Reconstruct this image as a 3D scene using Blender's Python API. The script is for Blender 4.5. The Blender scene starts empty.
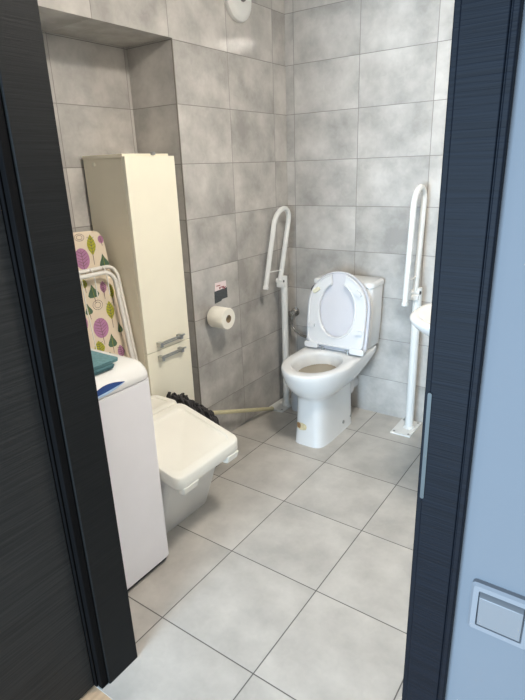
import bpy, bmesh, math, random
from mathutils import Vector, Matrix
random.seed(7)
scn = bpy.context.scene
COL = scn.collection
PI = math.pi

# ------------------------------------------------------------------ helpers
def lin(c):
    return tuple((v/12.92 if v <= .04045 else ((v+.055)/1.055)**2.4) for v in c)
def rgb(r, g, b):
    return lin((r/255, g/255, b/255)) + (1,)

def nodes(m):
    m.use_nodes = True
    nt = m.node_tree
    return nt, nt.nodes['Principled BSDF']

def mat(name, col, rough=.5, metal=0., var=.06, scale=9., bump=0., bscale=60., stretch=None, coat=0., spec=.5):
    """procedural material: base colour broken up by soft noise"""
    m = bpy.data.materials.new(name)
    nt, p = nodes(m); N = nt.nodes; L = nt.links
    tc = N.new('ShaderNodeTexCoord')
    src = tc.outputs['Object']
    if stretch:
        mp = N.new('ShaderNodeMapping'); mp.inputs['Scale'].default_value = stretch
        L.new(src, mp.inputs['Vector']); src = mp.outputs['Vector']
    no = N.new('ShaderNodeTexNoise'); no.inputs['Scale'].default_value = scale; no.inputs['Detail'].default_value = 4
    L.new(src, no.inputs['Vector'])
    rp = N.new('ShaderNodeValToRGB')
    c = col[:3]
    rp.color_ramp.elements[0].position = .3; rp.color_ramp.elements[1].position = .7
    rp.color_ramp.elements[0].color = tuple(max(0, v*(1-var)) for v in c)+(1,)
    rp.color_ramp.elements[1].color = tuple(min(1, v*(1+var)) for v in c)+(1,)
    L.new(no.outputs['Fac'], rp.inputs['Fac'])
    L.new(rp.outputs['Color'], p.inputs['Base Color'])
    p.inputs['Roughness'].default_value = rough
    p.inputs['Metallic'].default_value = metal
    p.inputs['Coat Weight'].default_value = coat
    p.inputs['Specular IOR Level'].default_value = spec
    if bump:
        n2 = N.new('ShaderNodeTexNoise'); n2.inputs['Scale'].default_value = bscale; n2.inputs['Detail'].default_value = 3
        L.new(src, n2.inputs['Vector'])
        b = N.new('ShaderNodeBump'); b.inputs['Strength'].default_value = bump; b.inputs['Distance'].default_value = .002
        L.new(n2.outputs['Fac'], b.inputs['Height']); L.new(b.outputs['Normal'], p.inputs['Normal'])
    return m

def tile_mat(name, ua, uoff, uw, va, voff, vw, ca, cb, grout, rough, half=.0014, cs=2.2, spec=.5):
    m = bpy.data.materials.new(name)
    nt, p = nodes(m); N = nt.nodes; L = nt.links
    tc = N.new('ShaderNodeTexCoord')
    sx = N.new('ShaderNodeSeparateXYZ'); L.new(tc.outputs['Object'], sx.inputs[0])
    def math_(op, a, b=None):
        n = N.new('ShaderNodeMath'); n.operation = op
        for i, v in enumerate((a, b)):
            if v is None: continue
            if isinstance(v, (int, float)): n.inputs[i].default_value = v
            else: L.new(v, n.inputs[i])
        return n.outputs[0]
    def axis(a, off, w):
        t = math_('DIVIDE', math_('SUBTRACT', sx.outputs[a], off), w)
        fl = math_('FLOOR', t); fr = math_('SUBTRACT', t, fl)
        d = math_('MULTIPLY', math_('MINIMUM', fr, math_('SUBTRACT', 1., fr)), w)
        return fl, d
    fu, du = axis(ua, uoff, uw); fv, dv = axis(va, voff, vw)
    d = math_('MINIMUM', du, dv)
    mr = N.new('ShaderNodeMapRange'); mr.inputs['From Min'].default_value = half*.7; mr.inputs['From Max'].default_value = half*1.5
    L.new(d, mr.inputs['Value'])
    cid = N.new('ShaderNodeCombineXYZ'); L.new(fu, cid.inputs[0]); L.new(fv, cid.inputs[1])
    wn = N.new('ShaderNodeTexWhiteNoise'); wn.noise_dimensions = '3D'; L.new(cid.outputs[0], wn.inputs['Vector'])
    sc = N.new('ShaderNodeVectorMath'); sc.operation = 'SCALE'; sc.inputs['Scale'].default_value = 13.
    L.new(wn.outputs['Color'], sc.inputs[0])
    ad = N.new('ShaderNodeVectorMath'); ad.operation = 'ADD'
    L.new(tc.outputs['Object'], ad.inputs[0]); L.new(sc.outputs[0], ad.inputs[1])
    n1 = N.new('ShaderNodeTexNoise'); n1.inputs['Scale'].default_value = cs*2.6; n1.inputs['Detail'].default_value = 5; n1.inputs['Roughness'].default_value = .5
    L.new(ad.outputs[0], n1.inputs['Vector'])
    n2 = N.new('ShaderNodeTexNoise'); n2.inputs['Scale'].default_value = cs*14; n2.inputs['Detail'].default_value = 5; n2.inputs['Distortion'].default_value = 1.
    L.new(ad.outputs[0], n2.inputs['Vector'])
    f = math_('ADD', math_('MULTIPLY', n1.outputs['Fac'], .84), math_('MULTIPLY', n2.outputs['Fac'], .16))
    f = math_('ADD', f, math_('MULTIPLY', math_('SUBTRACT', wn.outputs['Value'], .5), .10))
    rp = N.new('ShaderNodeValToRGB')
    rp.color_ramp.elements[0].position = .32; rp.color_ramp.elements[1].position = .68
    rp.color_ramp.elements[0].color = ca; rp.color_ramp.elements[1].color = cb
    L.new(f, rp.inputs['Fac'])
    mx = N.new('ShaderNodeMix'); mx.data_type = 'RGBA'
    L.new(mr.outputs['Result'], mx.inputs['Factor'])
    mx.inputs['A'].default_value = grout; L.new(rp.outputs['Color'], mx.inputs['B'])
    L.new(mx.outputs['Result'], p.inputs['Base Color'])
    rr = N.new('ShaderNodeMapRange'); rr.inputs['To Min'].default_value = .8; rr.inputs['To Max'].default_value = rough
    L.new(mr.outputs['Result'], rr.inputs['Value']); L.new(rr.outputs['Result'], p.inputs['Roughness'])
    p.inputs['Specular IOR Level'].default_value = spec
    b = N.new('ShaderNodeBump'); b.inputs['Strength'].default_value = .5; b.inputs['Distance'].default_value = .0015
    L.new(mr.outputs['Result'], b.inputs['Height']); L.new(b.outputs['Normal'], p.inputs['Normal'])
    return m

def wenge_mat(name, col, rough, grain_axis):
    """dark veneer with fine raised lines; grain_axis = stretch of the noise"""
    m = bpy.data.materials.new(name)
    nt, p = nodes(m); N = nt.nodes; L = nt.links
    tc = N.new('ShaderNodeTexCoord'); mp = N.new('ShaderNodeMapping'); mp.inputs['Scale'].default_value = grain_axis
    L.new(tc.outputs['Object'], mp.inputs['Vector'])
    n1 = N.new('ShaderNodeTexNoise'); n1.inputs['Scale'].default_value = 1.; n1.inputs['Detail'].default_value = 5; n1.inputs['Distortion'].default_value = .6
    L.new(mp.outputs['Vector'], n1.inputs['Vector'])
    rp = N.new('ShaderNodeValToRGB')
    c = col[:3]
    rp.color_ramp.elements[0].position = .38; rp.color_ramp.elements[1].position = .66
    rp.color_ramp.elements[0].color = tuple(v*.78 for v in c)+(1,)
    rp.color_ramp.elements[1].color = tuple(v*1.25 for v in c)+(1,)
    L.new(n1.outputs['Fac'], rp.inputs['Fac']); L.new(rp.outputs['Color'], p.inputs['Base Color'])
    p.inputs['Roughness'].default_value = rough; p.inputs['Specular IOR Level'].default_value = .16
    b = N.new('ShaderNodeBump'); b.inputs['Strength'].default_value = .4; b.inputs['Distance'].default_value = .0015
    L.new(n1.outputs['Fac'], b.inputs['Height']); L.new(b.outputs['Normal'], p.inputs['Normal'])
    return m

def obj(name, bm, m, parent=None, smooth=40, bevel=0., seg=3, subsurf=0):
    bmesh.ops.recalc_face_normals(bm, faces=bm.faces[:])
    me = bpy.data.meshes.new(name); bm.to_mesh(me); bm.free()
    for mm in (m if isinstance(m, (list, tuple)) else [m]): me.materials.append(mm)
    o = bpy.data.objects.new(name, me); COL.objects.link(o)
    if parent:
        o.parent = parent
        o.matrix_parent_inverse = Matrix.Translation(parent.location).inverted() if parent.type == 'EMPTY' else Matrix()
        if parent.type != 'EMPTY' and parent.parent:      # sub-part: built in world space like its part
            o.matrix_parent_inverse = Matrix()
    if bevel:
        b = o.modifiers.new('edge', 'BEVEL'); b.width = bevel; b.segments = seg; b.limit_method = 'ANGLE'; b.angle_limit = math.radians(35)
    if subsurf:
        s = o.modifiers.new('sub', 'SUBSURF'); s.levels = s.render_levels = subsurf
    if smooth:
        for f in me.polygons: f.use_smooth = True
        if not subsurf: me.set_sharp_from_angle(angle=math.radians(smooth))
    return o

def tag(o, label=None, cat=None, group=None, kind=None):
    if label: o['label'] = label
    if cat: o['category'] = cat
    if group: o['group'] = group
    if kind: o['kind'] = kind
    return o

def thing(name, loc, label, cat, group=None):
    o = bpy.data.objects.new(name, None); COL.objects.link(o)
    o.location = loc; o.empty_display_size = .05
    return tag(o, label, cat, group)

def BM(): return bmesh.new()
def box(bm, x0, x1, y0, y1, z0, z1, mi=0):
    v = [bm.verts.new((x, y, z)) for z in (z0, z1) for x, y in ((x0, y0), (x1, y0), (x1, y1), (x0, y1))]
    fs = []
    for q in ((0, 3, 2, 1), (4, 5, 6, 7), (0, 1, 5, 4), (1, 2, 6, 5), (2, 3, 7, 6), (3, 0, 4, 7)):
        f = bm.faces.new([v[i] for i in q]); f.material_index = mi; fs.append(f)
    return fs
def boxbm(*a):
    bm = BM(); box(bm, *a); return bm
def hexa(bm, c):
    """c: 8 points, bottom loop then top loop"""
    v = [bm.verts.new(p) for p in c]
    for q in ((0, 3, 2, 1), (4, 5, 6, 7), (0, 1, 5, 4), (1, 2, 6, 5), (2, 3, 7, 6), (3, 0, 4, 7)):
        bm.faces.new([v[i] for i in q])
def loft(bm, rings, cap0=True, cap1=True, closed=True, mi=0):
    vs = [[bm.verts.new(p) for p in r] for r in rings]
    n = len(rings[0])
    for a, b in zip(vs, vs[1:]):
        for i in range(n if closed else n-1):
            j = (i+1) % n
            f = bm.faces.new((a[i], a[j], b[j], b[i])); f.material_index = mi
    if cap0: bm.faces.new(vs[0][::-1]).material_index = mi
    if cap1: bm.faces.new(vs[-1]).material_index = mi
    return vs
def frame(d):
    d = d.normalized()
    a = Vector((0, 0, 1)) if abs(d.z) < .9 else Vector((1, 0, 0))
    u = d.cross(a).normalized(); return u, d.cross(u)
def tube(bm, pts, r, n=10, mi=0, caps=True):
    pts = [Vector(p) for p in pts]
    rr = r if isinstance(r, (list, tuple)) else [r]*len(pts)
    u = None; rings = []
    for i, p in enumerate(pts):
        d = (pts[min(i+1, len(pts)-1)]-pts[max(i-1, 0)])
        if u is None: u, w = frame(d)
        else:
            d.normalize(); u = (u-d*u.dot(d)).normalized(); w = d.cross(u)
        rings.append([p+(u*math.cos(2*PI*k/n)+w*math.sin(2*PI*k/n))*rr[i] for k in range(n)])
    return loft(bm, rings, caps, caps, True, mi)
def cyl(bm, a, b, r, n=24, mi=0): tube(bm, [a, b], r, n, mi)
def lathe(bm, c, axis, prof, n=32, mi=0):
    """prof: list of (radius, height along axis)"""
    a = Vector(axis).normalized(); u, w = frame(a); c = Vector(c)
    loft(bm, [[c+a*h+(u*math.cos(2*PI*k/n)+w*math.sin(2*PI*k/n))*max(r, 1e-4) for k in range(n)] for r, h in prof], True, True, True, mi)
def smooth_path(pts, n=8):
    """Catmull-Rom"""
    P = [Vector(p) for p in pts]; P = [P[0]*2-P[1]]+P+[P[-1]*2-P[-2]]
    out = []
    for i in range(1, len(P)-2):
        for k in range(n):
            t = k/n
            out.append(.5*((2*P[i])+(P[i+1]-P[i-1])*t+(2*P[i-1]-5*P[i]+4*P[i+1]-P[i+2])*t*t+(3*P[i]-P[i-1]-3*P[i+1]+P[i+2])*t**3))
    out.append(P[-2]); return out
def rrect(x0, x1, y0, y1, r, n=6):
    out = []
    for cx, cy, a in ((x1-r, y1-r, 0), (x0+r, y1-r, PI/2), (x0+r, y0+r, PI), (x1-r, y0+r, 1.5*PI)):
        for k in range(n+1):
            t = a+PI/2*k/n; out.append((cx+r*math.cos(t), cy+r*math.sin(t)))
    return out
def prism(bm, poly, f0, f1):
    """extrude a 2D polygon between two mappings (s,t)->point"""
    loft(bm, [[f0(*p) for p in poly], [f1(*p) for p in poly]])

# ------------------------------------------------------------------ materials
TA, TB, GR = rgb(160, 157, 152), rgb(206, 202, 196), rgb(132, 128, 123)
H = .25202; ZO = .7366-3*H; W = .39835
M = {}
m_back = tile_mat('wall_tile_back', 0, .054, W, 2, ZO, H, TA, TB, GR, .07)
m_left = tile_mat('wall_tile_left', 1, -.1292, W, 2, ZO, H, TA, TB, GR, .07)
m_side = tile_mat('wall_tile_niche', 0, -.335, W, 2, ZO, H, TA, TB, GR, .07)
m_under = tile_mat('wall_tile_soffit', 1, -.1292, W, 0, -.335, W, TA, TB, GR, .07)
m_floor = tile_mat('floor_tile', 0, .6259, .39, 1, -1.8627, .3942, rgb(171, 167, 160), rgb(199, 194, 186), rgb(92, 88, 84), .38, half=.0017, cs=2.6)
m_plaster = mat('ceiling_paint', rgb(236, 234, 230), .9, var=.02)
m_hallpaint = mat('hall_wall_paint', rgb(104, 110, 117), .85, var=.015, bump=.12, bscale=90)
m_wood = mat('hall_floor_wood', rgb(186, 158, 128), .5, var=.18, scale=3, stretch=(14, 1.2, 1))
m_frame_l = wenge_mat('dark_veneer_jamb', rgb(24, 25, 25), .6, (9, 5, 330))
m_frame_r = wenge_mat('dark_veneer_casing', rgb(10, 16, 25), .6, (7, 7, 330))
m_door = wenge_mat('dark_veneer_door', rgb(43, 43, 42), .55, (5, 4, 200))
m_seal = mat('black_rubber', rgb(10, 10, 11), .8, var=.2, spec=.1)
m_por = mat('porcelain', rgb(231, 231, 229), .07, var=.012, coat=.4)
m_seat = mat('seat_plastic', rgb(226, 226, 226), .22, var=.012)
m_lid = mat('seat_lid_plastic', rgb(214, 213, 217), .25, var=.012)
m_pad = mat('yellowed_rubber', rgb(226, 222, 196), .5, var=.05)
m_white = mat('white_enamel', rgb(228, 228, 224), .28, var=.02)
m_chrome = mat('chrome', rgb(190, 188, 184), .18, metal=1., var=.05)
m_steel = mat('brushed_steel', rgb(178, 178, 176), .32, metal=1., var=.08, scale=30)
m_dark = mat('dark_plastic', rgb(44, 46, 50), .4, var=.1)
m_cream = mat('cream_gloss_front', rgb(246, 240, 219), .2, var=.012)
m_creamside = mat('cream_side_laminate', rgb(240, 231, 208), .45, var=.02)
m_wm = mat('appliance_white', rgb(240, 238, 241), .3, var=.012)
m_wmlid = mat('appliance_lid_white', rgb(236, 235, 231), .22, var=.012)
m_blue = mat('blue_plastic', rgb(44, 74, 132), .2, var=.15, scale=20)
m_pale = mat('pale_blue_plastic', rgb(176, 202, 232), .25, var=.04)
m_bin = mat('bin_plastic', rgb(226, 225, 221), .35, var=.012, bump=.05, bscale=250)
m_binlid = mat('bin_lid_plastic', rgb(238, 235, 224), .35, var=.012, bump=.05, bscale=250)
m_yarn = mat('charcoal_yarn', rgb(66, 63, 63), .9, var=.5, scale=40)
m_stick = mat('pale_wood_handle', rgb(206, 198, 160), .45, var=.08, scale=6, stretch=(20, 2, 20))
m_paper = mat('tissue_paper', rgb(240, 236, 224), .95, var=.02, bump=.3, bscale=160)
m_card = mat('cardboard', rgb(170, 150, 122), .9)
m_teal = mat('teal_cloth', rgb(104, 142, 146), .95, var=.14, scale=90, bump=.5, bscale=420)
m_tealdk = mat('grey_teal_cloth', rgb(78, 114, 120), .95, var=.14, scale=90, bump=.5, bscale=420)
m_fabric = mat('beige_cotton', rgb(222, 207, 184), .9, var=.03, bump=.2, bscale=500)
m_lg = mat('print_lime', rgb(170, 166, 42), .9, var=.1, scale=60)
m_lpu = mat('print_mauve', rgb(176, 124, 158), .9, var=.1, scale=60)
m_lgr = mat('print_green', rgb(78, 104, 80), .9, var=.1, scale=60)
m_lst = mat('print_stem', rgb(112, 84, 84), .9, var=.1, scale=60)
m_tubew = mat('white_coated_tube', rgb(232, 228, 220), .3, var=.02)
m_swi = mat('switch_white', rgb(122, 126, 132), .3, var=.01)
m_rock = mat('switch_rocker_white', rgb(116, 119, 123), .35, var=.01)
m_note = mat('notice_paper', rgb(238, 222, 222), .6, var=.03)
m_notedk = mat('notice_dark', rgb(70, 74, 76), .5, var=.25, scale=120)
m_notered = mat('notice_red', rgb(150, 70, 76), .6, var=.1)
m_stain = mat('worn_sticker', rgb(214, 200, 160), .7, var=.12, scale=70)
m_staindk = mat('worn_sticker_rust', rgb(150, 112, 74), .8, var=.3, scale=120)
m_water = mat('bowl_water', rgb(150, 140, 120), .03, var=.02)
m_vent = mat('vent_plastic', rgb(224, 224, 220), .4, var=.02)

def emis(name, col, s):
    m = bpy.data.materials.new(name); nt, p = nodes(m)
    p.inputs['Base Color'].default_value = col
    p.inputs['Emission Color'].default_value = col; p.inputs['Emission Strength'].default_value = s
    return m
LAMP = 20.5
m_lamp = emis('lamp_diffuser', (1., .93, .84, 1), LAMP)

# ------------------------------------------------------------------ setting
XR, CE = 1.66, 2.52           # right wall, ceiling
YI, YO = -2.035, -2.16        # door wall: bathroom face, hall face
NB, NY, NZ = -.285, -.909, 2.0015   # niche: back, right side, soffit

def shell(name, bm, m): return tag(obj(name, bm, m, smooth=0), kind='structure')
shell('floor', boxbm(-.4, XR+.1, YO+.003, .1, -.1, 0), m_floor)
shell('floor_hall', boxbm(-1.2, 3.4, -5., YO+.003, -.1, -.004), m_wood)
shell('ceiling', boxbm(-.4, XR+.1, YO, .1, CE, CE+.1), m_plaster)
shell('wall_back', boxbm(-.4, XR+.1, 0, .1, 0, CE), m_back)
bm = BM()
box(bm, -.4, 0, NY, 0, 0, CE)
box(bm, -.4, 0, YI, NY, NZ, CE)
box(bm, -.4, NB, YI, NY, 0, NZ)
bm.normal_update()
for f in bm.faces:
    f.material_index = 1 if abs(f.normal.y) > .5 else (2 if abs(f.normal.z) > .5 else 0)
shell('wall_left', bm, [m_left, m_side, m_under])
shell('wall_right', boxbm(XR, XR+.1, YI, 0, 0, CE), m_left)
# slim steel corner strip on the niche edge
tag(obj('trim_2', boxbm(-.003, .0015, NY-.0015, NY+.003, 0, NZ), mat('matt_trim', rgb(132, 126, 118), .6, var=.05), smooth=0), kind='structure')
OX0, OX1, OZ = .600, 1.60, 2.08      # structural opening behind the frame
bm = BM()
box(bm, -.4, OX0, YO, YI, 0, CE)
box(bm, OX1, 3.4, YO, YI, 0, CE)
box(bm, OX0, OX1, YO, YI, OZ, CE)
shell('wall_front', bm, m_hallpaint)

# door frame: jambs, head and casings
bm = BM()
box(bm, OX0, .672, -2.130, -2.018, 0, 2.05)           # left jamb, reveal face x=.672
box(bm, OX0, .646, -2.152, -2.130, 0, 2.05)           # rebate
box(bm, .540, .5995, -2.0345, -2.018, 0, 2.12)
dj = obj('trim_1', bm, m_frame_l, bevel=.0025, smooth=30)
tag(dj, kind='structure')
bm = BM()
box(bm, .6465, .6655, -2.154, -2.1305, 0, 2.05); box(bm, .604, .6462, -2.1595, -2.1525, 0, 2.05)
obj('door_seal', bm, m_seal, dj, bevel=.003)
bm = BM()
box(bm, .673, 1.567, -2.130, -2.018, 2.05, 2.08)
box(bm, .56, 1.64, -2.0345, -2.018, 2.05, 2.12)
box(bm, .60, 1.64, -2.176, -2.1605, 2.05, 2.12)
hd = tag(obj('trim_3', bm, m_frame_r, bevel=.0025, smooth=30), kind='structure')
bm = BM()
box(bm, 1.574, OX1, -2.1605, -2.018, 0, 2.05)         # right jamb
box(bm, 1.5655, 1.5735, -2.166, -2.018, 0, 2.05)      # stop edge
box(bm, 1.5735, 1.6215, -2.171, -2.1605, 0, 2.05)     # casing face
box(bm, 1.6235, 1.6310, -2.174, -2.1605, 0, 2.05)     # outer lip
box(bm, 1.6205, 1.6245, -2.1690, -2.1605, 0, 2.05)
box(bm, 1.574, 1.64, -2.0345, -2.018, 0, 2.05)
rj = tag(obj('trim_4', bm, m_frame_r, bevel=.0016, smooth=30), kind='structure')
bm = BM()
pl_ = rrect(1.5716, 1.5768, 1.032, 1.190, .0025)
prism(bm, pl_, lambda s, t: (s, -2.1705, t), lambda s, t: (s, -2.1728, t))
sp = obj('strike_plate', bm, mat('dull_steel', rgb(78, 84, 86), .55, metal=.5, var=.1), rj)
sp['label'] = 'slim steel strike plate with rounded ends'
# open door leaf, swung out into the hall
door = tag(obj('door_1', boxbm(.598, .638, -3.02, -2.1610, .006, 2.045), m_door, bevel=.002, smooth=30), kind='structure')

# ------------------------------------------------------------------ toilet
TX = .463
t = thing('toilet', (TX, -.3, 0), 'white porcelain toilet with its seat and lid raised, against the tiled back wall', 'toilet')
def ring(z, cy, hw, yf, yb, nf, nb, n=72, cx=TX):
    out = []
    for k in range(n):
        a = 2*PI*k/n; c, s = math.cos(a), math.sin(a)
        e = nf if s < 0 else nb
        x = hw*math.copysign(abs(c)**(2/e), c)
        y = (cy-yf if s < 0 else yb-cy)*math.copysign(abs(s)**(2/e), s)
        out.append((cx+x, cy+y, z))
    return out
bm = BM()
BCY = -.43
outer = [
    (0, -.37, .099, -.584, -.165, 4.6, 6), (.012, -.37, .097, -.582, -.167, 4.6, 6), (.10, -.37, .093, -.575, -.170, 4.4, 6),
    (.20, -.37, .090, -.570, -.170, 4.2, 6), (.262, -.37, .091, -.570, -.168, 4.0, 6), (.280, -.38, .098, -.582, -.160, 3.2, 5.5),
    (.302, -.40, .118, -.612, -.150, 2.5, 5), (.335, -.42, .145, -.648, -.128, 2.25, 4.6), (.375, BCY, .166, -.676, -.090, 2.12, 5),
    (.405, BCY, .176, -.690, -.045, 2.08, 6), (.430, BCY, .182, -.697, -.022, 2.08, 7), (.452, BCY, .184, -.700, -.016, 2.08, 7),
    (.460, BCY, .181, -.697, -.018, 2.08, 7), (.4625, BCY, .175, -.691, -.024, 2.08, 7)]
rings = [ring(*o, cx=TX-(.006 if o[0] < .29 else 0)) for o in outer]
inner = [(.4625, -.470, .132, -.640, -.296, 2.05, 2.1), (.458, -.470, .126, -.633, -.303, 2, 2.1), (.440, -.470, .123, -.630, -.307, 2, 2.1),
         (.410, -.467, .118, -.620, -.310, 2, 2), (.370, -.46, .105, -.592, -.318, 2, 2), (.32, -.44, .080, -.540, -.330, 2, 2),
         (.27, -.42, .052, -.490, -.345, 2, 2), (.245, -.41, .03, -.45, -.365, 2, 2)]
rings += [ring(*o) for o in inner]
loft(bm, rings)
obj('bowl', bm, m_por, t, smooth=50)
bm = BM()
lathe(bm, (TX, -.437, .392), (0, 0, 1), [(.103, 0), (.103, .004)], 40)
for v in bm.verts: v.co.y = -.461+(v.co.y+.437)*1.36; v.co.x = TX+(v.co.x-TX)*1.04
w = obj('bowl_water', bm, m_water, t); w['label'] = 'murky water standing in the bowl'
# cistern
bm = BM()
def cist(z, g, yb=-.012):
    return [(x, y, z) for x, y in rrect(TX-.182-g, TX+.182+g, -.186-g*.8, yb, .03)]
loft(bm, [cist(.4635, -.022), cist(.475, -.012), cist(.60, -.004), cist(.815, 0), cist(.822, -.004)])
obj('cistern', bm, m_por, t, smooth=45)
bm = BM()
loft(bm, [cist(.822, .001), cist(.826, .006), cist(.842, .006), cist(.850, .001), cist(.853, -.012)])
obj('cistern_lid', bm, m_por, t, smooth=45)
bm = BM(); lathe(bm, (TX, -.10, .853), (0, 0, 1), [(.026, 0), (.026, .004), (.020, .006)], 28)
obj('flush_button', bm, m_chrome, t)
# raised seat and lid: plane leaning back from hinge to cistern
S0, S1 = Vector((TX+.012, -.281, .478)), Vector((TX+.006, -.216, .906))
sv = (S1-S0).normalized(); sn = Vector((0, -sv.z, sv.y)); sl = (S1-S0).length
def sp3(s, u, d): return S0+Vector((s, 0, 0))+sv*u+sn*d
def seat_outline(g=0., n=56):
    hw = .187+g; top = sl+g; mid = .225; r = .035
    pts = []
    for k in range(n+1):
        a = PI*k/n
        pts.append((hw*math.cos(a)*-1, mid+(top-mid)*math.sin(a)**.96))
    pts += [(hw, .14), (hw-.002, .08)]
    for k in range(7):
        a = -PI/2*k/6; pts.append((hw-.004-r+r*math.cos(a), r-g+r*math.sin(a)))
    for k in range(7):
        a = -PI/2-PI/2*k/6; pts.append((-hw+.004+r+r*math.cos(a), r-g+r*math.sin(a)))
    pts += [(-hw+.002, .08), (-hw, .14)]
    return pts
def resample(p, n):
    L = [0]
    for a, b in zip(p, p[1:]): L.append(L[-1]+math.dist(a, b))
    out = []; j = 0
    for i in range(n):
        d = L[-1]*i/(n-1)
        while j < len(L)-2 and L[j+1] < d: j += 1
        f = (d-L[j])/max(L[j+1]-L[j], 1e-9)
        out.append((p[j][0]+(p[j+1][0]-p[j][0])*f, p[j][1]+(p[j+1][1]-p[j][1])*f))
    return out
GW = .045
o_ = [(x*.952, .016+y*.950) for x, y in seat_outline(0, 120)]
it = min(range(len(o_)), key=lambda i: abs(o_[i][0]+GW)+(0 if o_[i][1] > .35 else 9))
jt = min(range(len(o_)), key=lambda i: abs(o_[i][0]-GW)+(0 if o_[i][1] > .35 else 9))
oc = [o_[i] for i in range(it, -1, -1)]+[o_[i] for i in range(len(o_)-1, jt-1, -1)]
hole = []
hc, ha, hb = .222, .108, .150
for k in range(81):
    a = PI/2+.36+(2*PI-.72)*k/80
    hole.append((ha*math.cos(a), hc+hb*math.sin(a)))
ic = [(-GW, oc[0][1]-.012), (-GW+.003, oc[0][1]-.03)]+hole+[(GW-.003, oc[-1][1]-.03), (GW, oc[-1][1]-.012)]
# pair the two curves by angle about the hole centre
NS = 140
def by_angle(c):
    r = resample(c, 600); 
    return r
def ang(p): return (math.atan2(p[1]-hc, p[0])-PI/2) % (2*PI)
ro, ri = resample(oc, 900), resample(ic, 900)
def at_frac(c, f): return c[min(len(c)-1, int(round(f*(len(c)-1))))]
def pick(c, a):
    return min(c, key=lambda p: abs(ang(p)-a))
a0, a1 = ang(oc[0]), ang(oc[-1])
if a0 > a1: a0, a1 = a1, a0
po = [pick(ro, a0+(a1-a0)*k/NS) for k in range(NS+1)]
b0, b1 = ang(hole[0]), ang(hole[-1])
if b0 > b1: b0, b1 = b1, b0
pi_ = []
for k in range(NS+1):
    pi_.append(pick(hole, b0+(b1-b0)*k/NS))
bm = BM()
def lerp(a, b, f): return (a[0]+(b[0]-a[0])*f, a[1]+(b[1]-a[1])*f)
prof = [(0, .007), (0, .020), (.05, .025), (.12, .0255), (.15, .0195), (.85, .0195), (.88, .0255), (.95, .025), (1, .020), (1, .007)]
loft(bm, [[sp3(*lerp(po[k], pi_[k], f), d) for f, d in prof] for k in range(NS+1)])
seat = obj('seat', bm, m_seat, t, smooth=35)
for s, u in ((-.128, .325), (.128, .330), (-.148, .125), (.148, .118)):
    bm = BM()
    sd = 1 if s > 0 else -1
    an = (-.62 if s > 0 else .62) if u > .25 else 0
    pr_ = [(s+x*math.cos(an)-y*math.sin(an), u+x*math.sin(an)+y*math.cos(an)) for x, y in rrect(-.021, .021, -.010, .010, .005, 3)]
    prism(bm, pr_, lambda a, b: sp3(a, b, .018), lambda a, b: sp3(a, b, .034))
    obj('seat_bumper', bm, m_pad if (s < 0 and u > .25) else m_seat, seat)
bm = BM()
lo = seat_outline(.003, 56)
lo = lo[::-1]
def lring(g, d):
    c = (0, .2); return [sp3(*lerp(p, c, g), d) for p in lo]
loft(bm, [lring(.03, -.026), lring(.0, -.022), lring(-.006, -.016), lring(-.006, .001), lring(0, .003), lring(.025, .003), lring(.035, -.003)])
obj('seat_lid', bm, m_lid, t, smooth=40)
for s in (-1, 1):
    bm = BM()
    pr_ = rrect(s*.142-.042, s*.142+.042, -.006, .026, .009)
    prism(bm, pr_, lambda a, b: sp3(a, b, .006), lambda a, b: sp3(a, b, .030))
    hb_ = obj('hinge_block', bm, m_seat, t, bevel=.003)
    bm = BM()
    cyl(bm, (TX+s*.078+.01, -.276, .4615), (TX+s*.078+.01, -.276, .484), .010, 16)
    cyl(bm, (TX+s*.07, -.276, .478), (TX+s*.105, -.276, .478), .006, 12)
    obj('hinge_pin', bm, m_steel, t)
# waste elbow, bolts, worn sticker
bm = BM()
tube(bm, smooth_path([(TX-.012, -.175, .185), (TX-.012, -.12, .185), (TX-.014, -.06, .183), (TX-.014, -.003, .18)], 6), .050, 24)
lathe(bm, (TX-.008, -.150, .185), (0, 1, 0), [(.056, 0), (.062, .006), (.062, .045), (.056, .05)], 28)
obj('waste_pipe', bm, m_seat, t)
for y in (-.315, -.215):
    bm = BM(); lathe(bm, (TX+.0878, y, .055), (1, 0, 0), [(.011, 0), (.011, .003), (.008, .006)], 16)
    bo = obj('bolt_cap', bm, m_steel, t); bo['label'] = 'grey bolt cap low on the foot'
bm = BM()
def pedy(x, z, off):   # front of the foot
    hw = .095; yf = -.583+.07*z
    return -.37-(-.37-yf)*(1-min(.97, abs(x)/hw)**4.4)**(1/4.4)-off
def patch(x0, x1, z0, z1, off, seed):
    r_ = random.Random(seed); n = 14
    cols = []
    for k in range(n+1):
        f = k/n; x = x0+(x1-x0)*f; e = math.sin(PI*min(1, max(0, f)))**.25
        cols.append((x, (z0+z1)/2-(z1-z0)/2*e*r_.uniform(.8, 1), (z0+z1)/2+(z1-z0)/2*e*r_.uniform(.8, 1)))
    loft(bm, [[(x, pedy(x, a, 0), a) for x, a, b in [c]]+[(c[0], pedy(c[0], c[1], off), c[1]), (c[0], pedy(c[0], c[2], off), c[2]), (c[0], pedy(c[0], c[2], 0), c[2])] for c in cols])
    for v in bm.verts[:]: v.co.x += TX-.006
bm = BM(); patch(-.070, .002, .086, .132, .0012, 3)
st = obj('foot_sticker', bm, m_stain, t, smooth=0); st['label'] = 'worn yellowish sticker remnant on the foot'
bm = BM(); patch(-.066, -.036, .094, .128, .0018, 4)
obj('rust_stain', bm, m_staindk, st, smooth=0)

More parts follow.
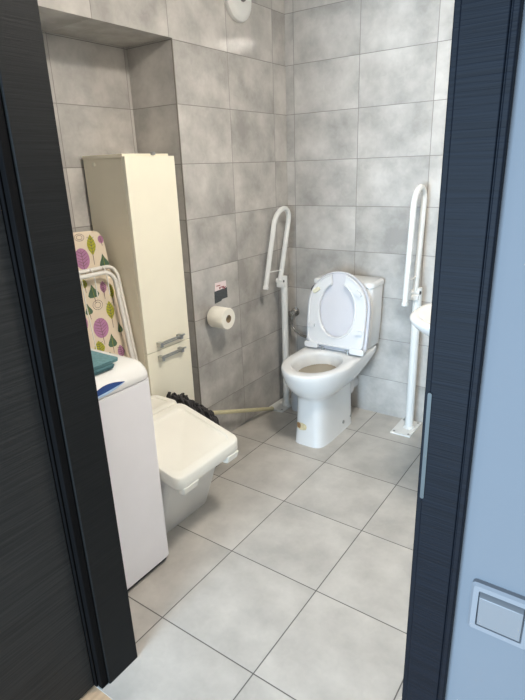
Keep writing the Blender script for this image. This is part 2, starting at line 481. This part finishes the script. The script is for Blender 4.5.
# ------------------------------------------------------------------ grab bars
def grab(label, px, py, plate, top, a0, a1, b0, b1, bx, pr):
    """a0/a1: bottom and top of front leg (y,z); b0/b1 of rear leg"""
    g = thing('grab_bar', (px, py, 0), label, 'grab bar', 'folding grab bars flanking the toilet')
    x0, x1, y0, y1 = plate
    bp = obj('base_plate', boxbm(x0, x1, y0, y1, 0, .008), m_white, g, bevel=.0015)
    for x in (x0+.016, x1-.016):
        for y in (y0+.02, y1-.02):
            bm = BM(); lathe(bm, (x, y, .0075), (0, 0, 1), [(.007, 0), (.007, .003), (.004, .005)], 12)
            obj('bolt', bm, m_steel, bp)
    bm = BM(); cyl(bm, (px, py, .006), (px, py, top), pr, 28)
    lathe(bm, (px, py, .008), (0, 0, 1), [(pr+.010, 0), (pr+.006, .008), (pr+.0002, .012)], 28)
    obj('post', bm, m_white, g)
    bm = BM(); box(bm, bx-.016, px+.014, py-.035, py+.008, top-.064, top-.034)
    hb = obj('hinge_bracket', bm, m_white, g, bevel=.005)
    bm = BM()
    cyl(bm, (bx-.024, b0[0]+.004, b0[1]-.004), (bx+.024, b0[0]+.004, b0[1]-.004), .016, 18)
    obj('pivot_drum', bm, m_white, g)
    for s in (-1, 1):
        bm = BM(); lathe(bm, (bx+s*.024, b0[0]+.004, b0[1]-.004), (s, 0, 0), [(.010, 0), (.010, .004), (.006, .006)], 14)
        obj('pivot_screw', bm, m_dark, g)
    A0, A1, B0, B1 = (Vector((bx, *v)) for v in (a0, a1, b0, b1))
    mid = (A1+B1)/2; up = (A1-A0).normalized(); hr = (B1-A1)/2; R = hr.length
    arc = [mid-hr*math.cos(PI*k/16)+up*R*math.sin(PI*k/16) for k in range(17)]
    bm = BM(); tube(bm, [A0, A0.lerp(A1, .5)]+arc+[B1.lerp(B0, .5), B0], .0145, 16)
    obj('rail', bm, m_white, g)
    bm = BM(); lathe(bm, A0-up*.004, up, [(.012, 0), (.0165, .003), (.0165, .018), (.0146, .020)], 18)
    obj('rail_cap', bm, m_white, g)
    bm = BM(); tube(bm, [A0.lerp(A1, .26), B0.lerp(B1, .17)], .0035, 8)
    obj('cross_rod', bm, m_white, g)
    return g
grab('white folded-up grab bar on floor post between toilet and left wall', .090, -.200,
     (.012, .124, -.305, -.105), .85, (-.372, .804), (-.268, 1.156), (-.216, .826), (-.112, 1.166), .072, .0195)
grab('white folded-up grab bar on floor post behind the washbasin', .866, -.095,
     (.795, .912, -.205, -.006), .835, (-.262, .775), (-.218, 1.265), (-.110, .815), (-.066, 1.275), .858, .0225)

# ------------------------------------------------------------------ washbasin (mostly behind the door casing)
t = thing('wall_mounted_washbasin', (XR, -.74, .9), 'white ceramic washbasin partly hidden by the right door frame', 'washbasin')
bm = BM()
def basin(z, g, xs=1.072, w=.225, xe=XR-.001):
    out = []
    n = 28
    for k in range(n+1):
        a = PI/2+PI*k/n
        ca, sa = math.cos(a), math.sin(a)
        out.append((xs+.20+(.20-g)*math.copysign(abs(ca)**.85, ca), -.74+(w-g)*math.copysign(abs(sa)**.85, sa), z))
    out += [(xe-max(g, 0)*.6, -.74-w+g, z), (xe-max(g, 0)*.6, -.74+w-g, z)]
    return out
loft(bm, [basin(.79, .15), basin(.80, .11), basin(.825, .065), basin(.862, .018), basin(.880, .002), basin(.890, 0), basin(.897, .003), basin(.90, .010),
          basin(.90, .030), basin(.893, .042), basin(.87, .060), basin(.84, .09), basin(.815, .14), basin(.81, .18)])
obj('bowl', bm, m_por, t, smooth=60)
bm = BM(); lathe(bm, (1.34, -.74, .808), (0, 0, 1), [(.03, 0), (.03, .004), (.02, .005)], 20)
obj('drain', bm, m_chrome, t)
bm = BM()
lathe(bm, (1.60, -.74, .90), (0, 0, 1), [(.024, 0), (.022, .01), (.020, .09), (.022, .12)], 20)
tube(bm, smooth_path([(1.59, -.74, .98), (1.52, -.74, 1.0), (1.46, -.74, .985)], 6), .012, 14)
obj('tap', bm, m_chrome, t)

# ------------------------------------------------------------------ toilet brush, bidet shower
t = thing('toilet_brush', (.205, -.245, 0), 'small grey toilet brush pot between left grab bar post and toilet', 'toilet brush')
bm = BM(); lathe(bm, (.178, -.215, 0), (0, 0, 1), [(.030, 0), (.034, .004), (.038, .125), (.034, .125), (.030, .012)], 28)
obj('brush_pot', bm, mat('grey_pot', rgb(200, 202, 205), .3, metal=.35, var=.03), t)
bm = BM()
tube(bm, [(.178, -.215, .02), (.165, -.215, .14), (.138, -.22, .225)], [.007, .007, .010], 12)
obj('brush_handle', bm, m_white, t)
bm = BM(); lathe(bm, (.178, -.215, .02), (0, 0, 1), [(.014, 0), (.026, .02), (.026, .07), (.012, .09)], 16)
obj('brush_head', bm, m_white, t)

t = thing('bidet_shower', (.06, 0, .58), 'chrome bidet shower valve and looping hose on back wall left of cistern', 'bidet shower')
bm = BM()
lathe(bm, (.048, 0, .578), (0, -1, 0), [(.028, 0), (.028, .006), (.014, .010), (.014, .045), (.020, .047), (.020, .072), (.015, .076)], 24)
cyl(bm, (.048, -.055, .578), (.048, -.055, .535), .010, 16)
obj('wall_valve', bm, m_chrome, t)
bm = BM()
tube(bm, smooth_path([(.048, -.055, .535), (.056, -.055, .49), (.105, -.06, .452), (.165, -.06, .444), (.215, -.05, .50), (.228, -.045, .60), (.228, -.045, .66)], 8), .0075, 10)
obj('hose', bm, m_chrome, t)
bm = BM()
tube(bm, smooth_path([(.228, -.045, .655), (.220, -.05, .70), (.206, -.06, .745), (.226, -.075, .770), (.262, -.085, .780)], 6), [.009]*6+[.011]*12+[.014]*7, 12)
sh = obj('spray_head', bm, m_dark, t); sh['label'] = 'dark hand spray head and grip'

# ------------------------------------------------------------------ paper roll, holder, notice, vent
RY, RZ = -.784, .738
t = thing('paper_roll', (.07, RY, RZ-.055), 'white toilet paper roll on the left wall below the small notice', 'toilet paper')
bm = BM()
n = 40
R0, R1 = .021, .056
def rr_(r, x): return [(x, RY+r*math.cos(2*PI*k/n), RZ+r*math.sin(2*PI*k/n)) for k in range(n)]
v0 = loft(bm, [rr_(R1-.003, .022), rr_(R1, .026), rr_(R1, .118), rr_(R1-.003, .122), rr_(R0, .122), rr_(R0, .022), rr_(R1-.003, .022)], False, False)
bmesh.ops.remove_doubles(bm, verts=bm.verts[:], dist=1e-5)
obj('paper', bm, m_paper, t, smooth=50)
bm = BM()
loft(bm, [rr_(R0-.0005, .021), rr_(R0-.0005, .1225), rr_(R0-.002, .1225), rr_(R0-.002, .021), rr_(R0-.0005, .021)], False, False)
obj('cardboard_core', bm, m_card, t)
bm = BM()
pts = []
for k in range(9):
    pts.append((RY-R1*.985+.0008*k*0, RZ-.012*k))
loft(bm, [[(.028, RY-R1-.0008, RZ-.075), (.118, RY-R1-.0008, RZ-.07)], [(.028, RY-R1-.001, RZ+.005), (.118, RY-R1-.001, RZ+.005)],
          [(.028, RY-R1+.0005, RZ+.005), (.118, RY-R1+.0005, RZ+.005)], [(.028, RY-R1+.0004, RZ-.075), (.118, RY-R1+.0004, RZ-.07)]], False, False, False)
t = thing('roll_holder', (0, RY, RZ), 'chrome spindle holder carrying the toilet paper roll', 'paper holder')
bm.free()
bm = BM()
lathe(bm, (0, RY, RZ+.0125), (1, 0, 0), [(.020, 0), (.020, .008), (.0078, .012), (.0078, .112), (.006, .114)], 24)
obj('spindle', bm, m_chrome, t)

t = thing('wall_notice', (0, -.69, .81), 'small white and dark notice stuck above the toilet paper roll', 'notice')
bm = BM(); prism(bm, [(-.732, .902), (-.640, .900), (-.640, .852), (-.735, .856)], lambda y, z: (.0002, y, z), lambda y, z: (.0016, y, z))
u = obj('upper_sheet', bm, m_note, t, smooth=0); u['label'] = 'white and pink printed upper half'
bm = BM()
for y0, y1, z in ((-.722, -.69, .884), (-.70, -.66, .872), (-.675, -.645, .866), (-.70, -.69, .866)):
    box(bm, .0016, .0021, y0, y1, z-.0025, z+.0025)
box(bm, .0016, .0021, -.662, -.655, .855, .868)
obj('print_marks', bm, m_notered, u, smooth=0)
bm = BM(); prism(bm, [(-.740, .858), (-.634, .862), (-.634, .806), (-.680, .806), (-.690, .798), (-.742, .794)], lambda y, z: (.0002, y, z), lambda y, z: (.0018, y, z))
l = obj('lower_sheet', bm, m_notedk, t, smooth=0); l['label'] = 'dark grey lower half'

t = thing('vent_cover', (0, -.435, 2.236), 'round white vent cover high on the left tiled wall', 'vent')
bm = BM(); lathe(bm, (0, -.435, 2.236), (1, 0, 0), [(.098, 0), (.100, .010), (.097, .020), (.085, .030), (.070, .034), (.050, .034)], 48)
obj('vent_disc', bm, m_vent, t, smooth=30)
bm = BM(); lathe(bm, (0.033, -.430, 2.246), (1, 0, 0), [(.027, 0), (.027, .005), (.022, .010)], 24)
box(bm, .04, .05, -.447, -.413, 2.240, 2.252)
vk = obj('vent_knob', bm, mat('grey_knob', rgb(120, 118, 114), .4, var=.2, scale=50), t); vk['label'] = 'darker grey round knob at the centre'

# ------------------------------------------------------------------ tall cabinet
CY0, CY1, CT = -1.245, -.957, 1.535
t = thing('tall_cabinet', (-.13, -1.1, 0), 'tall cream cabinet with glossy front standing in the tiled niche', 'cabinet')
obj('body', boxbm(-.268, -.020, CY0, CY1, .04, CT-.012), m_creamside, t, bevel=.0015)
obj('top_panel', boxbm(-.270, -.012, CY0-.002, CY1-.022, CT-.012, CT+.004), m_creamside, t, bevel=.002)
obj('plinth', boxbm(-.25, -.04, CY0+.01, CY1-.01, 0, .04), m_creamside, t)
for nm, z0, z1, hz in (('upper_door', .6655, CT-.006, .702), ('lower_door', .05, .6625, .634)):
    d = obj(nm, boxbm(-.0185, 0, CY0, CY1+.002, z0, z1), m_cream, t, bevel=.0015)
    bm = BM()
    y0, y1 = -1.172, -1.040
    # flat bar standing on two feet, with a short tail past the far foot
    box(bm, .020, .030, y0-.006, y1+.026, hz+.000, hz+.007)
    box(bm, 0, .030, y0-.010, y0+.008, hz-.018, hz+.006)
    box(bm, 0, .030, y1-.008, y1+.010, hz-.014, hz+.008)
    box(bm, 0, .003, y0-.010, y1+.010, hz-.020, hz-.014)
    obj('handle', bm, m_steel, d, bevel=.0015)
bm = BM()
lathe(bm, (-.012, -1.075, CT-.002), (0, 0, 1), [(.012, 0), (.012, .012), (.006, .014)], 14)
hg = obj('top_hinge', bm, m_steel, t, bevel=.001)
bm = BM(); lathe(bm, (-.20, CY0, 1.502), (0, -1, 0), [(.010, 0), (.010, .002), (.006, .003)], 16)
obj('screw_cap', bm, m_cream, t)

# ------------------------------------------------------------------ ironing board leaning in the niche
DXZ = -.13732
BO = Vector((.0, 0, 0)); tv = Vector((DXZ, 0, 1)).normalized(); bn = Vector((1, 0, -DXZ)).normalized()
def bp3(y, u, d=0): return BO+Vector((0, y, 0))+tv*u+bn*d
t = thing('ironing_board', (0, -1.45, 0), 'ironing board with a leaf print cover leaning between washing machine and cabinet', 'ironing board')
bm = BM()
bout = [(-1.272, .06), (-1.272, 1.185), (-1.278, 1.215), (-1.290, 1.236), (-1.31, 1.244), (-1.40, 1.248), (-1.55, 1.247), (-1.585, 1.240),
        (-1.605, 1.215), (-1.610, 1.185), (-1.610, .06)]
def bring(g, d): return [bp3(y+(-1.441-y)*g, u+(.65-u)*g, d) for y, u in bout]
loft(bm, [bring(.02, -.026), bring(0, -.022), bring(0, -.006), bring(.012, 0)])
# leaf print: flat shapes lying on the cover, part of its mesh
def leaf_faces(poly, mi, d):
    vs = [bm.verts.new(bp3(y, u, d)) for y, u in poly]
    f = bm.faces.new(vs); f.material_index = mi
def bar(a, b, w, mi, d):
    (y0, u0), (y1, u1) = a, b
    L = math.hypot(y1-y0, u1-u0); ny, nu = -(u1-u0)/L*w, (y1-y0)/L*w
    leaf_faces([(y0-ny, u0-nu), (y1-ny*.6, u1-nu*.6), (y1+ny*.6, u1+nu*.6), (y0+ny, u0+nu)], mi, d)
LV = [('yl',-1.345,1.186,.022,.045),('pr',-1.406,1.135,.037,.045),('gr',-1.299,1.113,.026,.030),('pc',-1.291,1.203,.015,.017),('oc',-1.397,1.224,.024,.015),
      ('yl',-1.425,1.031,.015,.021),('gr',-1.391,.993,.030,.029),('pl',-1.333,.999,.018,.028),('yl',-1.295,.973,.014,.035),('oc',-1.382,.929,.026,.021),
      ('gr',-1.434,.923,.020,.025),('yl',-1.323,.892,.022,.043),('pr',-1.392,.827,.040,.045),('gr',-1.293,.805,.015,.024),('gr',-1.349,.759,.025,.031),
      ('yl',-1.423,.743,.028,.034),('pl',-1.314,.696,.020,.031),('gr',-1.376,.695,.021,.017),
      ('pr',-1.50,1.16,.038,.045),('gr',-1.47,1.06,.028,.032),('yl',-1.54,1.05,.024,.045),('pl',-1.50,.98,.02,.03),('gr',-1.56,.94,.026,.03),('pr',-1.49,.87,.038,.044),
      ('yl',-1.56,.83,.022,.043),('gr',-1.50,.76,.026,.03),('yl',-1.31,.60,.022,.042),('pr',-1.38,.58,.038,.044),('gr',-1.46,.63,.026,.03),('pl',-1.55,.66,.02,.03)]
for i, (k, y, u, a, b) in enumerate(LV):
    tl = .10*((i*37 % 7)/3-1)
    def P(s, q): return (y+s*math.cos(tl)-q*math.sin(tl)*.7, u+s*math.sin(tl)*.7+q*math.cos(tl))
    d = .0006
    if k in ('yl', 'pl'):
        bar(P(0, -b), P(0, -b*1.9), .0016, 3, d)
        leaf_faces([P(a*math.sin(PI*q/12)*(1.0 if q < 7 else .95), b*(q/6-1)) for q in range(13)]+[P(-a*math.sin(PI*q/12), b*(q/6-1)) for q in range(11, 0, -1)], 1 if k == 'yl' else 2, d)
        bar(P(0, -b), P(0, b*.9), .0013, 3, d+.0003)
        for q in range(-2, 3):
            for s in (-1, 1): bar(P(0, b*.3*q-.1*b), P(s*a*.8, b*.3*q+b*.16), .0012, 3 if k == 'pl' else 4, d+.0003)
    elif k in ('pr', 'pc'):
        bar(P(0, -b), P(0, -b*1.7), .0016, 3, d)
        leaf_faces([P(a*math.cos(2*PI*q/20), b*math.sin(2*PI*q/20)) for q in range(20)], 2, d)
        bar(P(0, -b), P(0, b*.8), .0013, 3, d+.0003)
        for q in range(-2, 3):
            for s in (-1, 1): bar(P(0, b*.3*q-.12*b), P(s*a*(.8-.1*abs(q)), b*.3*q+b*.2), .0010, 3, d+.0003)
    elif k == 'gr':
        bar(P(0, -b), P(0, -b*1.9), .0016, 3, d)
        pts = [P(0, b), P(a*.35, b*.35), P(a*.8, -b*.2), P(a, -b*.6), P(a*.75, -b*.92), P(a*.3, -b), P(-a*.3, -b), P(-a*.75, -b*.92), P(-a, -b*.6), P(-a*.8, -b*.2), P(-a*.35, b*.35)]
        leaf_faces(pts, 4, d)
        bar(P(0, -b), P(0, b*.6), .0010, 1, d+.0003)
    else:
        for sc in (1., .6):
            for q in range(14):
                c0, c1 = 2*PI*q/14, 2*PI*(q+1)/14
                bar(P(a*sc*math.cos(c0), b*sc*math.sin(c0)), P(a*sc*math.cos(c1), b*sc*math.sin(c1)), .0012, 3, d)
# keep face winding of print: recalc is done on islands
obj('cover', bm, [m_fabric, m_lg, m_lpu, m_lst, m_lgr], t, smooth=40)
for y in (-1.33, -1.55):
    bm = BM(); tube(bm, [bp3(y, .004, -.012), bp3(y, .6, -.050), bp3(y, 1.15, -.062)], .010, 10)
    obj('leg', bm, m_tubew, t)
for u, d in ((1.15, -.062), (.012, -.013)):
    bm = BM(); tube(bm, [bp3(-1.57, u, d), bp3(-1.31, u, d)], .010, 10)
    obj('cross_bar', bm, m_tubew, t)

# ------------------------------------------------------------------ folded drying rack in front of the board
t = thing('drying_rack', (.05, -1.44, 0), 'folded white tube drying rack leaning in front of the leaf print board', 'drying rack')
def rk(y, u, d): return bp3(y, u-.034, d-.018)
def rframe(y0, y1, u0, u1, d, r=.055):
    pts = [rk(y0, u0, d)]
    for k in range(9):
        a = PI-PI/2*k/8; pts.append(rk(y0+r+r*math.cos(a), u1-r+r*math.sin(a), d))
    for k in range(9):
        a = PI/2-PI/2*k/8; pts.append(rk(y1-r+r*math.cos(a), u1-r+r*math.sin(a), d))
    pts.append(rk(y1, u0, d)); return pts
bm = BM(); tube(bm, rframe(-1.61, -1.262, .046, 1.118, .045), .0085, 12); obj('outer_frame', bm, m_tubew, t)
bm = BM(); tube(bm, rframe(-1.61, -1.296, .046, 1.098, .064), .0095, 12); obj('inner_frame', bm, m_tubew, t)
for y in (-1.34, -1.405, -1.47, -1.535):
    bm = BM()
    tube(bm, smooth_path([rk(y, 1.0, .062), rk(y, 1.09, .07), rk(y, 1.118, .058), rk(y, 1.12, .046), rk(y, 1.09, .04)], 4), .0026, 8)
    tube(bm, [rk(y, .10, .056), rk(y, 1.0, .0615)], .0022, 8) if y < -1.42 else None
    obj('rod', bm, m_tubew, t)
for y in (-1.60, -1.30):
    bm = BM(); tube(bm, [rk(y, .10, .056), rk(y-.0, .13, .056)], .004, 8)
    obj('spacer', bm, m_dark, t)

# ------------------------------------------------------------------ washing machine
t = thing('washing_machine', (.15, -1.84, 0), 'narrow white top-loading washing machine beside the dark door frame', 'washing machine')
WX, WY0, WY1 = .449, -2.012, -1.634
bm = BM()
loft(bm, [[(x, y, z) for x, y in rrect(-.14, WX, WY0, WY1, .022, 6)] for z in (.028, .784)])
obj('body', bm, m_wm, t, smooth=40)
obj('plinth', boxbm(-.12, WX-.018, WY0+.015, WY1-.012, 0, .03), m_dark, t)
bm = BM()
def wl(z, fx, g):
    return [(x, y, z) for x, y in rrect(-.14+g, WX-fx, WY0+g, WY1-g, max(.024-g*.3, .01), 6)]
loft(bm, [wl(.787, .002, .001), wl(.790, 0, 0), wl(.808, .002, 0), wl(.826, .010, .003), wl(.840, .024, .007), wl(.848, .044, .014), wl(.852, .07, .024), wl(.8535, .10, .04)])
lid = obj('lid', bm, m_wmlid, t, smooth=60)
# lens shaped blue handle on the lid front
bm = BM()
pts = []
YA, YB = -1.905, -1.748
for k in range(17):
    f = k/16; y = YA+(YB-YA)*f; pts.append((y, .800+.012*f+.017*math.sin(PI*f)))
for k in range(1, 16):
    f = 1-k/16; y = YA+(YB-YA)*f; pts.append((y, .800+.012*f-.003*math.sin(PI*f)))
def lf(z):
    P = ((.78, .0), (.790, 0), (.808, .002), (.826, .010), (.840, .024), (.848, .044))
    for (a, p), (b, q) in zip(P, P[1:]):
        if z <= b: return WX-(p+(q-p)*(z-a)/(b-a))
    return WX-.044
prism(bm, pts, lambda y, z: (lf(z)-.012, y, z), lambda y, z: (lf(z)+.0020, y, z))
h = obj('lid_grip', bm, m_blue, lid); h['label'] = 'blue curved grip on the lid edge'
bm = BM()
pts = []
for k in range(17):
    f = k/16; y = YA+(YB-YA)*f; pts.append((y, .7995+.012*f-.002*math.sin(PI*f)))
for k in range(1, 16):
    f = 1-k/16; y = YA+(YB-YA)*f; pts.append((y, .7995+.012*f-.0095*math.sin(PI*f)))
prism(bm, pts, lambda y, z: (lf(z)-.010, y, z), lambda y, z: (lf(z)+.0035, y, z))
obj('grip_lip', bm, m_pale, lid)

# folded cloths on the lid
def cloth(name, m, x0, x1, y0, y1, z0, th, n, seed, label):
    t = tag(thing(name, ((x0+x1)/2, (y0+y1)/2, z0), label, 'cloth', 'folded cloths on the washing machine'))
    rnd = random.Random(seed)
    for i in range(n):
        bm = BM(); j = rnd.uniform(-.004, .004)
        h = th/n
        za, zb = z0+i*h, z0+(i+1)*h-.0006
        rings = []
        for k in range(13):
            a = -PI/2+PI*k/12
            rings.append([(x, y, (za+zb)/2+(zb-za)/2*math.sin(a)) for x, y in rrect(x0+.004-(zb-za)*.4*math.cos(a)+j, x1-.004+(zb-za)*.4*math.cos(a)+j, y0+.004, y1-.004+(zb-za)*.4*math.cos(a)+j*.5, .012, 5)])
        loft(bm, rings)
        obj('fold', bm, m, t, smooth=60)
    return t
cloth('folded_cloth', m_tealdk, .12, .412, -1.99, -1.745, .8538, .014, 2, 3, 'grey-teal folded cloth lying directly on the washing machine lid')
cloth('folded_cloth', m_teal, .10, .400, -1.985, -1.718, .8680, .012, 2, 5, 'lighter teal folded cloth on top of the other cloth')

# ------------------------------------------------------------------ bin
t = thing('waste_bin', (.25, -1.44, 0), 'large white plastic bin with sloping flip lid beside the washing machine', 'bin')
BY0, BY1 = -1.626, -1.240
bm = BM()
def bb(z, x0, x1, y0, y1, r=.03): return [(x, y, z) for x, y in rrect(x0, x1, y0, y1, r, 6)]
def slope(x): return .474 if x < .175 else .474-(x-.175)*.270
bxs = [(.0, .105, .322, -1.570, -1.266, .022), (.008, .102, .326, -1.573, -1.264, .022), (.18, .085, .384, -1.590, -1.258, .025), (.31, .065, .430, -1.602, -1.254, .028)]
loft(bm, [bb(*b) for b in bxs]+[[(x, y, slope(x)-.050) for x, y in rrect(.045, .482, -1.614, -1.250, .03, 6)]])
obj('body', bm, m_bin, t, smooth=40)
# flip lid: skirt and recessed top, following the slope
def lr(x0, x1, g, dz, r=.038):
    out = []
    for x, y in rrect(x0+g, x1-g, BY0+g, BY1-g, r-g*.3, 6): out.append((x, y, slope(x)+dz))
    return out
bm = BM()
LX1 = .522
loft(bm, [lr(.178, LX1, .010, -.056), lr(.178, LX1, .005, -.056), lr(.178, LX1, .0, -.044), lr(.178, LX1, 0, -.007), lr(.178, LX1, .002, -.002), lr(.178, LX1, .006, 0),
          lr(.178, LX1, .030, 0), lr(.178, LX1, .034, -.006), lr(.178, LX1, .038, -.008)])
fl = obj('flip_lid', bm, m_binlid, t, smooth=35)
for y0, y1 in ((-1.600, -1.515), (-1.335, -1.258)):
    bm = BM()
    z = slope(LX1)-.056
    hexa(bm, [(LX1-.03, y0, z-.026), (LX1-.006, y0+.006, z-.026), (LX1-.006, y1-.006, z-.026), (LX1-.03, y1, z-.026),
              (LX1-.03, y0, z+.012), (LX1+.0015, y0, z+.006), (LX1+.0015, y1, z+.006), (LX1-.03, y1, z+.012)])
    obj('lid_tab', bm, m_binlid, fl, bevel=.004)
bm = BM()
loft(bm, [lr(.014, .175, .006, -.050, .03), lr(.014, .175, .0, -.044, .03), lr(.014, .175, 0, -.010, .03), lr(.014, .175, .003, -.003, .03), lr(.014, .175, .010, 0, .03),
          lr(.014, .175, .030, 0, .03), lr(.014, .175, .034, -.0035, .03)])
rl = obj('rear_lid', bm, m_binlid, t, smooth=35)
bm = BM()
for k in range(3): box(bm, .07+.02*k, .082+.02*k, -1.47, -1.40, .4700, .4722)
obj('lid_rib', bm, m_bin, rl)

# ------------------------------------------------------------------ mop
t = thing('mop', (.06, -.6, 0), 'mop with dark shaggy head and pale handle lying behind the bin', 'mop')
HA, HB = Vector((.052, -.315, .016)), Vector((.075, -1.06, .300))
bm = BM(); tube(bm, [HA, HB], .0115, 14); lathe(bm, HA, (HA-HB), [(.0115, -.01), (.0135, 0), (.011, .008)], 14)
obj('handle', bm, m_stick, t)
bm = BM(); tube(bm, [HB.lerp(HA, .10), HB], [.015, .022], 14)
obj('socket', bm, m_dark, t)
bm = BM()
rnd = random.Random(11)
top = Vector((.085, -1.135, .44))
for i in range(260):
    # strands thrown over the end of the handle, falling to both sides
    f = rnd.random()
    s = Vector((.085+rnd.uniform(-.045, .045), -1.185+.245*f+rnd.uniform(-.015, .015), .455-.225*f+rnd.uniform(-.035, .012)))
    side = Vector((rnd.uniform(-.6, 1.0), rnd.uniform(-.1, .45), 0))*rnd.uniform(.02, .05)
    l = rnd.uniform(.04, .10)
    p1 = s+side*.5+Vector((0, 0, rnd.uniform(.0, .02)))
    p2 = s+side+Vector((rnd.uniform(-.010, .010), rnd.uniform(-.010, .010), -l*.4))
    p3 = p2+Vector((rnd.uniform(-.02, .02), rnd.uniform(-.02, .02), -l*.5))
    pts = [s, p1, p2, p3]
    for p in pts:
        p.y = max(min(p.y, -.90), -1.232); p.x = max(.024, min(p.x, .20)); p.z = max(p.z, .012)
        # stay on the wall side of the bin body / rim
        if p.y < -1.215 and p.z < .50: p.y = -1.215+rnd.uniform(0, .02)
    sp_ = smooth_path(pts, 4)
    tube(bm, sp_, [.0062+.0022*math.sin(k*2.1+i) for k in range(len(sp_))], 6)
for i in range(46):    # long strands reaching the floor behind the bin
    x, y = .10+rnd.uniform(-.06, .05), rnd.uniform(-1.16, -1.00)
    q = [Vector((x*.7+.02, y-.02, .29+rnd.uniform(-.04, .02))), Vector((x, y, .20)), Vector((x+rnd.uniform(-.01, .03), y+rnd.uniform(-.01, .02), .09)), Vector((x+rnd.uniform(-.01, .05), y+rnd.uniform(-.02, .03), .010))]
    sp_ = smooth_path(q, 4); tube(bm, sp_, [.0065+.002*math.sin(k*1.7+i) for k in range(len(sp_))], 6)
mh = obj('mop_head', bm, m_yarn, t, smooth=80); mh['label'] = 'charcoal shaggy yarn head'

# ------------------------------------------------------------------ light switches on the hall wall
def switch(x, label):
    t = thing('light_switch', (x, YO, .885), label, 'light switch', 'light switches in the hall')
    bm = BM()
    a, b = x-.040, x+.040
    pr_ = rrect(a, b, .845, .925, .006, 4)
    pin = rrect(a+.0035, b-.0035, .8485, .9215, .005, 4)
    q1 = rrect(a+.0105, b-.0105, .8555, .9145, .002, 4); q2 = rrect(a+.0115, b-.0115, .8565, .9135, .002, 4)
    def R(p, d): return [(s, YO-d, z) for s, z in p]
    loft(bm, [R(pr_, 0), R(pr_, .007), R(pin, .0105), R(q1, .0105), R(q2, .004)])
    fr = obj('switch_frame', bm, m_swi, t, smooth=35)
    bm = BM()
    hexa(bm, [(a+.0125, YO-.0035, .8575), (b-.0125, YO-.0035, .8575), (b-.0125, YO-.0035, .9125), (a+.0125, YO-.0035, .9125),
              (a+.0125, YO-.0105, .8575), (b-.0125, YO-.0105, .8575), (b-.0125, YO-.0150, .9080), (a+.0125, YO-.0150, .9080)])
    obj('rocker', bm, m_rock, t, bevel=.001)
switch(1.690, 'white square light switch on the hall wall right of the door frame')
switch(1.774, 'second white light switch cut off by the right picture edge')

# ------------------------------------------------------------------ ceiling lamp
t = thing('ceiling_light', (1.36, -1.37, CE), 'round flush ceiling light above the bathroom floor', 'lamp')
bm = BM(); lathe(bm, (1.36, -1.37, CE), (0, 0, -1), [(.175, 0), (.175, .02), (.160, .024)], 40)
obj('lamp_base', bm, m_white, t)
bm = BM(); lathe(bm, (1.36, -1.37, CE-.0245), (0, 0, -1), [(.158, 0), (.156, .016), (.140, .032), (.09, .042)], 40)
obj('diffuser', bm, m_lamp, t)

# ------------------------------------------------------------------ world: daylight of the hall
wd = bpy.data.worlds.new('daylight'); scn.world = wd; wd.use_nodes = True
bg = wd.node_tree.nodes['Background']; bg.inputs['Color'].default_value = (.80, .89, 1., 1); bg.inputs['Strength'].default_value = .13
# added window frame, unseen behind the viewer, set around the added hall light
bm = BM()
for q in ((0.55, 1.95, 0.40, 0.46), (0.55, 1.95, 1.80, 1.86), (0.55, 0.61, 0.46, 1.80), (1.89, 1.95, 0.46, 1.80), (1.22, 1.28, 0.46, 1.80)):
    box(bm, q[0], q[1], -4.99, -4.93, q[2], q[3])
tag(obj('added_window_1', bm, m_white, smooth=0), kind='structure')
ld = bpy.data.lights.new('added_hall_light', 'AREA'); ld.shape = 'RECTANGLE'; ld.size = 1.28; ld.size_y = 1.34; ld.energy = 34; ld.color = (.58, .79, 1.)  # area light added to send bluish light through the doorway
lo_ = bpy.data.objects.new('added_hall_light', ld); COL.objects.link(lo_); lo_.location = (1.25, -4.925, 1.13); lo_.rotation_euler = (PI/2, 0, 0)

# ------------------------------------------------------------------ camera
cam = bpy.data.cameras.new('camera'); co = bpy.data.objects.new('camera', cam); COL.objects.link(co)
cam.sensor_fit = 'HORIZONTAL'; cam.sensor_width = 36; cam.lens = 520.446/525*36; cam.clip_start = .01
Rv, Uv, Fv = Vector((.8210, .5692, -.0343)), Vector((-.1628, .2923, .9424)), None
p_, y_, r_ = .33837, -.61817, -.03637
F_ = Vector((math.sin(y_)*math.cos(p_), math.cos(y_)*math.cos(p_), -math.sin(p_)))
R_ = Vector((math.cos(y_), -math.sin(y_), 0)); U_ = R_.cross(F_)
Rr = R_*math.cos(r_)+U_*math.sin(r_); Ur = -R_*math.sin(r_)+U_*math.cos(r_)
co.matrix_world = Matrix(((Rr.x, Ur.x, -F_.x, 1.7523), (Rr.y, Ur.y, -F_.y, -2.7867), (Rr.z, Ur.z, -F_.z, 1.4686), (0, 0, 0, 1)))
scn.camera = co

scn.view_settings.view_transform = 'Standard'; scn.view_settings.look = 'None'
scn.view_settings.exposure = 2.6; scn.view_settings.gamma = 1; scn.view_settings.use_curve_mapping = False
scn.cycles.use_denoising = True
